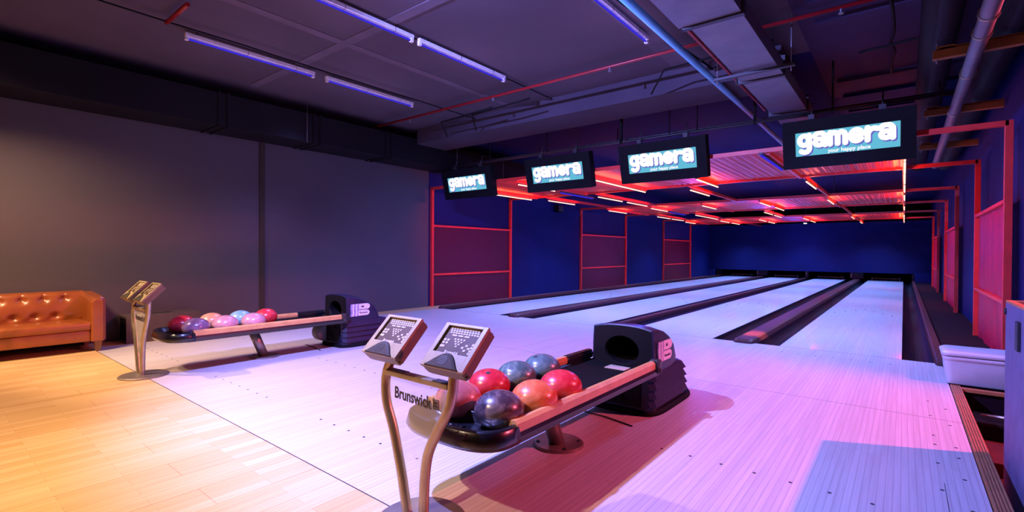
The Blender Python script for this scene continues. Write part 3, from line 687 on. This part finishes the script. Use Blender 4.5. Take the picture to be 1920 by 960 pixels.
BM = {k: ball_mat('ball_'+k, *v) for k, v in dict(
  pinkred=((.42, .13, .10), (.62, .22, .15)), purple=((.05, .03, .04), (.19, .14, .13)), red=((.45, .015, .03), (.62, .04, .05)), teal=((.05, .10, .10), (.17, .25, .23)),
  tealb=((.06, .12, .13), (.13, .21, .21)), orange=((.60, .12, .04), (.78, .24, .09)), crimson=((.55, .02, .035), (.68, .06, .06)), violet=((.14, .07, .13), (.30, .18, .26)),
  peach=((.62, .25, .13), (.70, .36, .22)), pink=((.46, .20, .22), (.58, .30, .30)), paleteal=((.16, .36, .42), (.34, .50, .52))).items()}
def ball_mesh(holes):
    bm = bmesh.new(); bmesh.ops.create_uvsphere(bm, u_segments=48, v_segments=28, radius=.104)
    me = bpy.data.meshes.new('bowling_ball'); bm.to_mesh(me); bm.free()
    for p in me.polygons: p.use_smooth = True
    return me
BME = None
def ball(x, y, m, label, hole=None, z=.368):
    me = ball_mesh(0); me.materials.append(BM[m])
    for v in me.vertices: v.co.z *= .76
    o = bpy.data.objects.new('bowling_ball', me); COL.objects.link(o); o.location = (x, y, z)
    tag(o, label, 'bowling ball', 'bowling balls on the nearer ball return' if x > -3 else 'bowling balls on the farther ball return')
    if hole:
        base = Vector(hole).normalized()
        a = base.cross(Vector((0, 0, 1))).normalized(); b = base.cross(a)
        for du, dv in ((0, 0),):
            dd = (base*.104 + a*du + b*dv).normalized(); q = dd*.1042
            u = dd.cross(Vector((0, 0, 1))).normalized(); w = dd.cross(u); n = 16; r = .0125 if dv > .03 else .011
            ringA = [(q*1.0006+(u*math.cos(2*PI*j/n)+w*math.sin(2*PI*j/n))*r) for j in range(n)]
            ringB = [(q*1.003+(u*math.cos(2*PI*j/n)+w*math.sin(2*PI*j/n))*r*.8) for j in range(n)]
            sc = Matrix.Diagonal((1, 1, .76, 1))
            MB().rings([ringA, ringB], False, True, True, sc).build('finger_hole', 'ink', o)
    return o
ball(-1.530, 1.535, 'pinkred', 'dusty pink bowling ball behind the console stand, at the tray end', None)
ball(-1.298, 1.540, 'purple', 'dark marbled purple-grey bowling ball at the front corner of the nearer rack', None)
ball(-1.575, 1.790, 'red', 'deep red bowling ball with finger hole on top, back row of nearer rack', (.25, -.35, .95))
ball(-1.580, 2.015, 'teal', 'grey-teal bowling ball with finger hole facing front, back row of nearer rack', (.18, -.72, .75))
ball(-1.580, 2.245, 'tealb', 'grey-teal bowling ball farthest back, nearest the hood on nearer rack', (-.1, -.45, .9))
ball(-1.282, 1.765, 'orange', 'bright orange bowling ball in the middle of the front row', None)
ball(-1.296, 2.000, 'crimson', 'bright red bowling ball at the hood end of the front row', None)
dx = -3.365
ball(-4.930, 1.53, 'red', 'small-looking red bowling ball at the tray end, back row of farther rack', None)
ball(-4.665, 1.55, 'violet', 'dark purple bowling ball at the front corner of the farther rack', None)
ball(-4.945, 1.77, 'peach', 'orange-peach bowling ball in the back row of farther rack', None)
ball(-4.668, 1.78, 'pink', 'dusty pink bowling ball second in the front row of farther rack', None)
ball(-4.945, 2.02, 'paleteal', 'pale teal bowling ball in the back row of farther rack', None)
ball(-4.668, 2.02, 'pink', 'dusty pink bowling ball third in the front row of farther rack, before the crimson one', None)
ball(-4.925, 2.25, 'crimson', 'crimson bowling ball nearest the hood on the farther rack', None)

# ---------------------------------------------------------------- score console stands
def console_stand(x, label):
    X0 = -1.415
    t = thing('console_stand', (x, 1.2, 0), label, 'console stand', 'score console stands')
    Lp = [(-1.462, .0), (-1.476, .06), (-1.505, .179), (-1.552, .327), (-1.592, .415), (-1.603, .48), (-1.595, .54), (-1.565, .60), (-1.55, .63)]
    Rp = [(-1.378, .0), (-1.374, .06), (-1.368, .18), (-1.350, .279), (-1.299, .376), (-1.250, .455), (-1.228, .52), (-1.222, .56), (-1.21, .63)]
    def smooth(P):
        out = []
        for i in range(len(P)-1):
            p0 = P[max(i-1, 0)]; p1 = P[i]; p2 = P[i+1]; p3 = P[min(i+2, len(P)-1)]
            for k in range(5):
                u = k/5; out.append(tuple(.5*((2*p1[a])+(-p0[a]+p2[a])*u+(2*p0[a]-5*p1[a]+4*p2[a]-p3[a])*u*u+(-p0[a]+3*p1[a]-3*p2[a]+p3[a])*u**3) for a in (0, 1)))
        return out+[P[-1]]
    for P in (Lp, Rp):
        MB().tube([(a-X0, -.0, b) for a, b in smooth(P)], .019, 14).build('support_tube', 'silver', t)
    MB().rings([[(r*math.cos(2*PI*j/48), .02+r*math.sin(2*PI*j/48), z) for j in range(48)] for r, z in ((.170, 0), (.170, .008), (.160, .014), (.02, .020))], False).build('base_plate', 'silverd', t)
    MB().box(-.185, .178, -.016, .016, .535, .557, .003).build('crossbar', 'silverd', t)
    MB().box(-.182, -.06, -.0165, .0165, .557, .5585).box(.10, .175, -.0165, .0165, .557, .5585).build('crossbar_pads', 'ink', t)
    L_ = [(a-X0+.016, b) for a, b in smooth(Lp) if .03 < b < .536]; R_ = [(a-X0-.016, b) for a, b in smooth(Rp) if .03 < b < .536]
    MB().prism(L_ + R_[::-1], 'y', -.003, .003).build('acrylic_panel', 'acrylic', t)
    text('Brunswick', .062, 'ink', 'lettering', frame3((-.022, -.0042, .470), (1, 0, -.02), (.02, 0, 1)), t, .0014, .80)
    lg = MB(); lg.box(.095, .125, -.005, -.003, .452, .455).box(.095, .125, -.005, -.003, .484, .487).box(.095, .0975, -.005, -.003, .455, .484).box(.1225, .125, -.005, -.003, .455, .484)
    lg.box(.101, .106, -.005, -.003, .459, .481).box(.108, .118, -.005, -.003, .471, .481).box(.108, .118, -.005, -.003, .459, .468)
    lg.build('square_mark', 'ink', t)
    # two keypads
    for k, xc in enumerate((-1.548, -1.204)):
        T = math.radians(45)
        m = frame3((xc-X0, 1.12-1.2, .63), (1, 0, 0), (0, math.cos(T), math.sin(T)))
        w = .103; Lh = .186
        h = MB()
        # case: back shell and raised frame
        body = [(-w, .012), (-w+.01, .0), (w-.01, .0), (w, .012), (w, Lh-.006), (w-.008, Lh), (.03, Lh+.006), (-.03, Lh+.006), (-w+.008, Lh), (-w, Lh-.006)]
        hs = MB(); hs.rings([[(a*s_, b*1.0+(.0 if s_ == 1 else .002), z) for a, b in body] for z, s_ in ((-.055, .90), (-.045, 1), (-.012, 1))], False, True, True, m)
        fw_ = .020
        h.box(-w, -w+fw_, .0, Lh, -.012, .0, .002, m); h.box(w-fw_, w, .0, Lh, -.012, .0, .002, m)
        h.box(-w+fw_-.002, w-fw_+.002, 0, .062, -.012, .0, .002, m); h.box(-w+fw_-.002, w-fw_+.002, Lh-.012, Lh, -.012, .0, .002, m)
        hd = h.build('console', 'case', t)
        hs.build('shell', 'caseback', hd)
        MB().box(-w+.002, w-.002, .002, Lh-.002, -.034, -.031, 0, m @ Matrix.Diagonal((1.005, 1.005, 1, 1))).build('case_seam', 'casedark', hd)
        MB().box(-w+fw_, w-fw_, .062, Lh-.012, -.012, -.009, 0, m).build('keypad', 'keypad', hd)
        ks = MB(); z0, z1 = -.009, -.0078
        def key(u, v, a, b): ks.box(u-a, u+a, v-b, v+b, z0, z1, 0, m)
        for r in range(4):
            n = 11-(r > 2)*5
            for c in range(n):
                if r < 3: key(-.066+.0128*c+(.003*r if r else 0), .168-.009*r-.0, .0048, .0032)
        for c in range(3): key(-.036+.030*c, .140, .012, .003)
        for u, v in [(-.068, .118), (-.052, .118), (-.068, .106), (-.052, .106)]: key(u, v, .0058, .0042)
        key(-.064, .091, .011, .0045)
        for i in range(3): key(.073, .112-.0125*i, .006, .0045)
        for u, v in [(.046, .105), (.032, .095), (.060, .095), (.046, .085)]: key(u, v, .0055, .0042)
        key(.073, .0765, .0065, .004)
        for rr_ in range(4):
            for c in range(4-rr_):
                u, v = -.022+.0145*c+.00725*rr_, .125-.0095*rr_
                ks.rings([[(u+.0048*math.cos(2*PI*j/10), v+.004*math.sin(2*PI*j/10), z) for j in range(10)] for z in (z0, z1)], False, True, True, m)
        ks.build('key_markings', 'keys', hd)
        text('Brunswick', .016, 'keys', 'lettering', m @ Matrix.Translation((-.004, .0695, -.0078)), hd, .0006)
        # dark speaker hump
        sp = MB(); N = 24
        rs = []
        for zz, sc in ((-.002, 1.0), (.006, .93), (.010, .78)):
            ring = []
            for j in range(N+1):
                u = -1+2*j/N; ring.append((u*w*.80*sc, .004+.058*sc*max(0, 1-abs(u)**2)**1.5, zz))
            ring += [(w*.80*sc, .001, zz), (-w*.80*sc, .001, zz)]
            rs.append(ring)
        sp.rings(rs, False, True, True, m); sp.build('speaker_hump', 'casedark', hd)
        gl = MB()
        for i in range(6):
            v = .012+.0058*i; a = .022*math.sqrt(max(.1, 1-((i-2.5)/3.3)**2)); gl.box(-a, a, v-.0016, v+.0016, .009, .0112, 0, m)
        gl.build('speaker_slots', 'ink', hd)
        MB().tube([(xc-X0+(.0 if k else 0), .0, .615), (xc-X0, -.01, .655)], .024, 12).build('swivel', 'casedark', hd)
    return t
s1 = console_stand(-1.415, 'nearer steel stand with two keypad consoles and clear panel, in the centre foreground')
s2 = dup(s1, (-4.80, 1.2, 0), 'farther steel stand with two keypad consoles, between sofa and farther ball return')

# thin floor slots under the returns, drawn as raised black lines
for x, lb in ((-1.43, 'nearer'), (-4.85, 'farther')):
    o = MB().tube([(-.2, .02, .004), (0, 0, .006), (.2, -.04, .004)], .004, 6).build('floor_slot', 'ink'); o.location = (x, 2.71, 0)
    tag(o, 'short thin black cord lying across the approach under the %s ball return' % lb, 'slot')

# ---------------------------------------------------------------- sofa
t = thing('sofa', (-6.3, 1.27, 0), 'brown buttoned leather sofa against the left wall', 'sofa', rz=0)
def soft(x0, x1, y0, y1, z0, z1, name, mtl='leather', parent=t, b=.02, bul=0.):
    bm = bmesh.new(); bmesh.ops.create_cube(bm, size=1)
    for v in bm.verts: v.co = Vector(((x0+x1)/2+v.co.x*(x1-x0), (y0+y1)/2+v.co.y*(y1-y0), (z0+z1)/2+v.co.z*(z1-z0)))
    bmesh.ops.bevel(bm, geom=bm.edges[:], offset=b, segments=4, profile=.5, affect='EDGES')
    me = bpy.data.meshes.new(name); bm.to_mesh(me); bm.free()
    for p in me.polygons: p.use_smooth = True
    me.materials.append(M[mtl]); o = bpy.data.objects.new(name, me); COL.objects.link(o); o.parent = parent; return o
SL = 1.75   # sofa length
# local: x from back (-.57) to front (0); y from 0 (right outer arm) to -SL
soft(-.50, -.02, -SL+.06, -.10, .105, .215, 'base_frame', b=.008)
soft(-.46, .0, -SL+.12, -.085, .215, .30, 'seat_cushion', b=.028)
# buttoned back built as a grid with dimples
btn = []
for i in range(11):
    y = -.235-.157*i
    if y > -SL+.1: btn.append((y, .513))
    y2 = -.305-.150*i
    if y2 > -SL+.1: btn.append((y2, .35))
def dimple(y, z):
    d_ = 0
    for by, bz in btn:
        r2 = ((y-by)/.035)**2+((z-bz)/.030)**2; d_ += .028*math.exp(-r2)
        if z > bz > .4: d_ += .008*math.exp(-((y-by)/.010)**2)
    return d_
gb = MB(); ny, nz = 170, 40; rs = []
for j in range(nz+1):
    u = j/nz; row = []
    for i in range(ny+1):
        y = -.075-(SL-.15)*i/ny
        if u < .8: z = .22+(.345)*(u/.8); x = -.40+.035*math.sin(PI*min(1, u/.8))-.03*u
        else:
            a = (u-.8)/.2*PI/2; z = .565+.022*math.sin(a); x = -.43-.12*(1-math.cos(a))-.0
        x += -dimple(y, z) + (.004*math.sin(y*40) if z < .33 else 0)
        row.append((x, y, z))
    rs.append(row)
gb.rings(rs, True, False, False)
gb.build('backrest', 'leather', t)
soft(-.57, -.46, -SL+.06, -.06, .105, .575, 'back_shell', b=.02)
for by, bz in btn:
    q = MB(); n = 12; x = -.40+.035*math.sin(PI*min(1, ((bz-.22)/.345)))-.03*((bz-.22)/.345*.8)-.028
    q.rings([[(x+dx_, by+r*math.cos(2*PI*j/n), bz+r*.85*math.sin(2*PI*j/n)) for j in range(n)] for dx_, r in ((-.004, .009), (.004, .0085), (.007, .004))], True)
    q.build('button', 'button', t)
for s_ in (0, 1):
    y0 = -.10 if s_ == 0 else -SL; y1 = 0.0 if s_ == 0 else -SL+.10
    arm = MB()
    # arm: slim front panel widening outwards behind, gently rising to the back
    def asec(x, ya, yb, zt): 
        return [(x, ya, .105), (x, ya, zt-.03), (x, ya+.012, zt-.008), (x, ya+.03, zt), (x, yb-.03, zt), (x, yb-.010, zt-.010), (x, yb, zt-.035), (x, yb, .105)]
    oy = .035 if s_ == 0 else -.035
    secs = [(-.57, y0+(oy if s_ else 0), y1+(oy if not s_ else 0), .575), (-.30, y0+(oy if s_ else 0), y1+(oy if not s_ else 0), .56), (-.06, y0+(oy*.8 if s_ else 0), y1+(oy*.8 if not s_ else 0), .54), (-.045, y0, y1, .535), (.01, y0, y1, .530), (.02, y0+.008, y1-.008, .522)]
    arm.rings([asec(*q) for q in secs], False, True)
    arm.build('armrest', 'leather', t, bevel=.006)
for y in (-.045, -SL+.05):
    for x in (-.02, -.52):
        MB().rings([[(x+a, y+b, z) for a, b in ((-r, -r), (r, -r), (r, r), (-r, r))] for r, z in ((.016, 0), (.030, .106))], False).build('leg', 'legwood', t)

# speaker-like dark box against the wall
t = thing('storage_box', (-6.54, 1.52, 0), 'low dark brown box on the floor between sofa and farther console stand', 'box')
bx = MB(); bx.box(-.33, 0, .01, .70, 0, .296, .004); bx.build('body', 'boxdark', t)
fr = MB(); fr.box(-.33, 0, -.012, .01, .27, .296).box(-.33, 0, -.012, .01, 0, .03).box(-.33, -.30, -.012, .01, .03, .27).box(-.03, 0, -.012, .01, .03, .27); fr.build('end_frame', 'boxdark', t)
MB().box(-.30, -.03, .0, .012, .03, .27).build('dark_opening', 'blackmat', t)
MB().box(-.20, -.15, .25, .45, .296, .298).build('top_slot', 'blackmat', t)

# ---------------------------------------------------------------- plastic bin by the pit
t = thing('storage_bin', (.24, 5.09, .006), 'white translucent plastic bin at the pit edge right of the rightmost lane', 'bin')
bn = MB()
def rr_(x0, x1, y0, y1, r, z):
    pts = []
    for cx, cy, a0 in ((x1-r, y1-r, 0), (x0+r, y1-r, 90), (x0+r, y0+r, 180), (x1-r, y0+r, 270)):
        for k in range(6):
            a = math.radians(a0+90*k/5); pts.append((cx+r*math.cos(a), cy+r*math.sin(a), z))
    return pts
def bb_(o, z): return rr_(.0-o, .55+o, .0-o, .36+o, .045, z)
bn.rings([bb_(-.040, 0), bb_(-.030, .01), bb_(-.016, .17), bb_(-.016, .19), bb_(-.008, .192), bb_(-.004, .215), bb_(-.02, .22), bb_(-.030, .19), bb_(-.045, .02)], True, True)
bn.build('tub', 'bin', t)
ld = MB(); ld.rings([bb_(.0, .225), bb_(.004, .242), bb_(.0, .25), bb_(-.02, .262), bb_(-.05, .258)], True, True); ld.build('lid', 'bin', t)

# crate in the right foreground, standing in the pit
t = thing('wooden_crate', (.406, 3.5, -.25), 'tall blue-lit painted wooden cabinet at the right edge of the picture', 'cabinet')
MB().box(0, .9, -1.5, 0, 0, 1.028, .004).build('body', 'crate', t)
MB().box(0, .03, -1.5, 0, 1.028, 1.040, .003).box(.03, .9, -.03, 0, 1.028, 1.040, .003).build('top_edge', 'crateedge', t)
MB().box(.03, .9, -1.5, -.03, 1.028, 1.033).build('top_panel', 'pit', t)
MB().box(-.012, 0, -.42, -.36, .84, .97, .003).build('hinge', 'ink', t)
MB().tube([(-.004, -.03, 1.0), (-.004, -.03, .97)], .006, 6).build('corner_screw', 'ink', t)
# things lying in the pit
t = thing('ball_lift_part', (.55, 4.75, -.25), 'glowing orange metal bar on a dark machine in the pit behind the bin', 'machine')
MB().box(-.15, .5, -.12, .18, 0, .12, .02).build('housing', 'blackmat', t)
MB().tube([(-.12, -.03, .15), (.12, -.08, .16)], [.004, .018], 10).build('rod', 'silver', t)
MB().box(.12, .26, -.10, -.02, .12, .18, .01).build('motor', 'logop', t)
tag(MB().box(.36, 1.2, 3.9, 3.96, -.25, -.17, .004).build('timber_batten', 'pit'), 'reddish timber batten lying across the pit floor', 'timber')
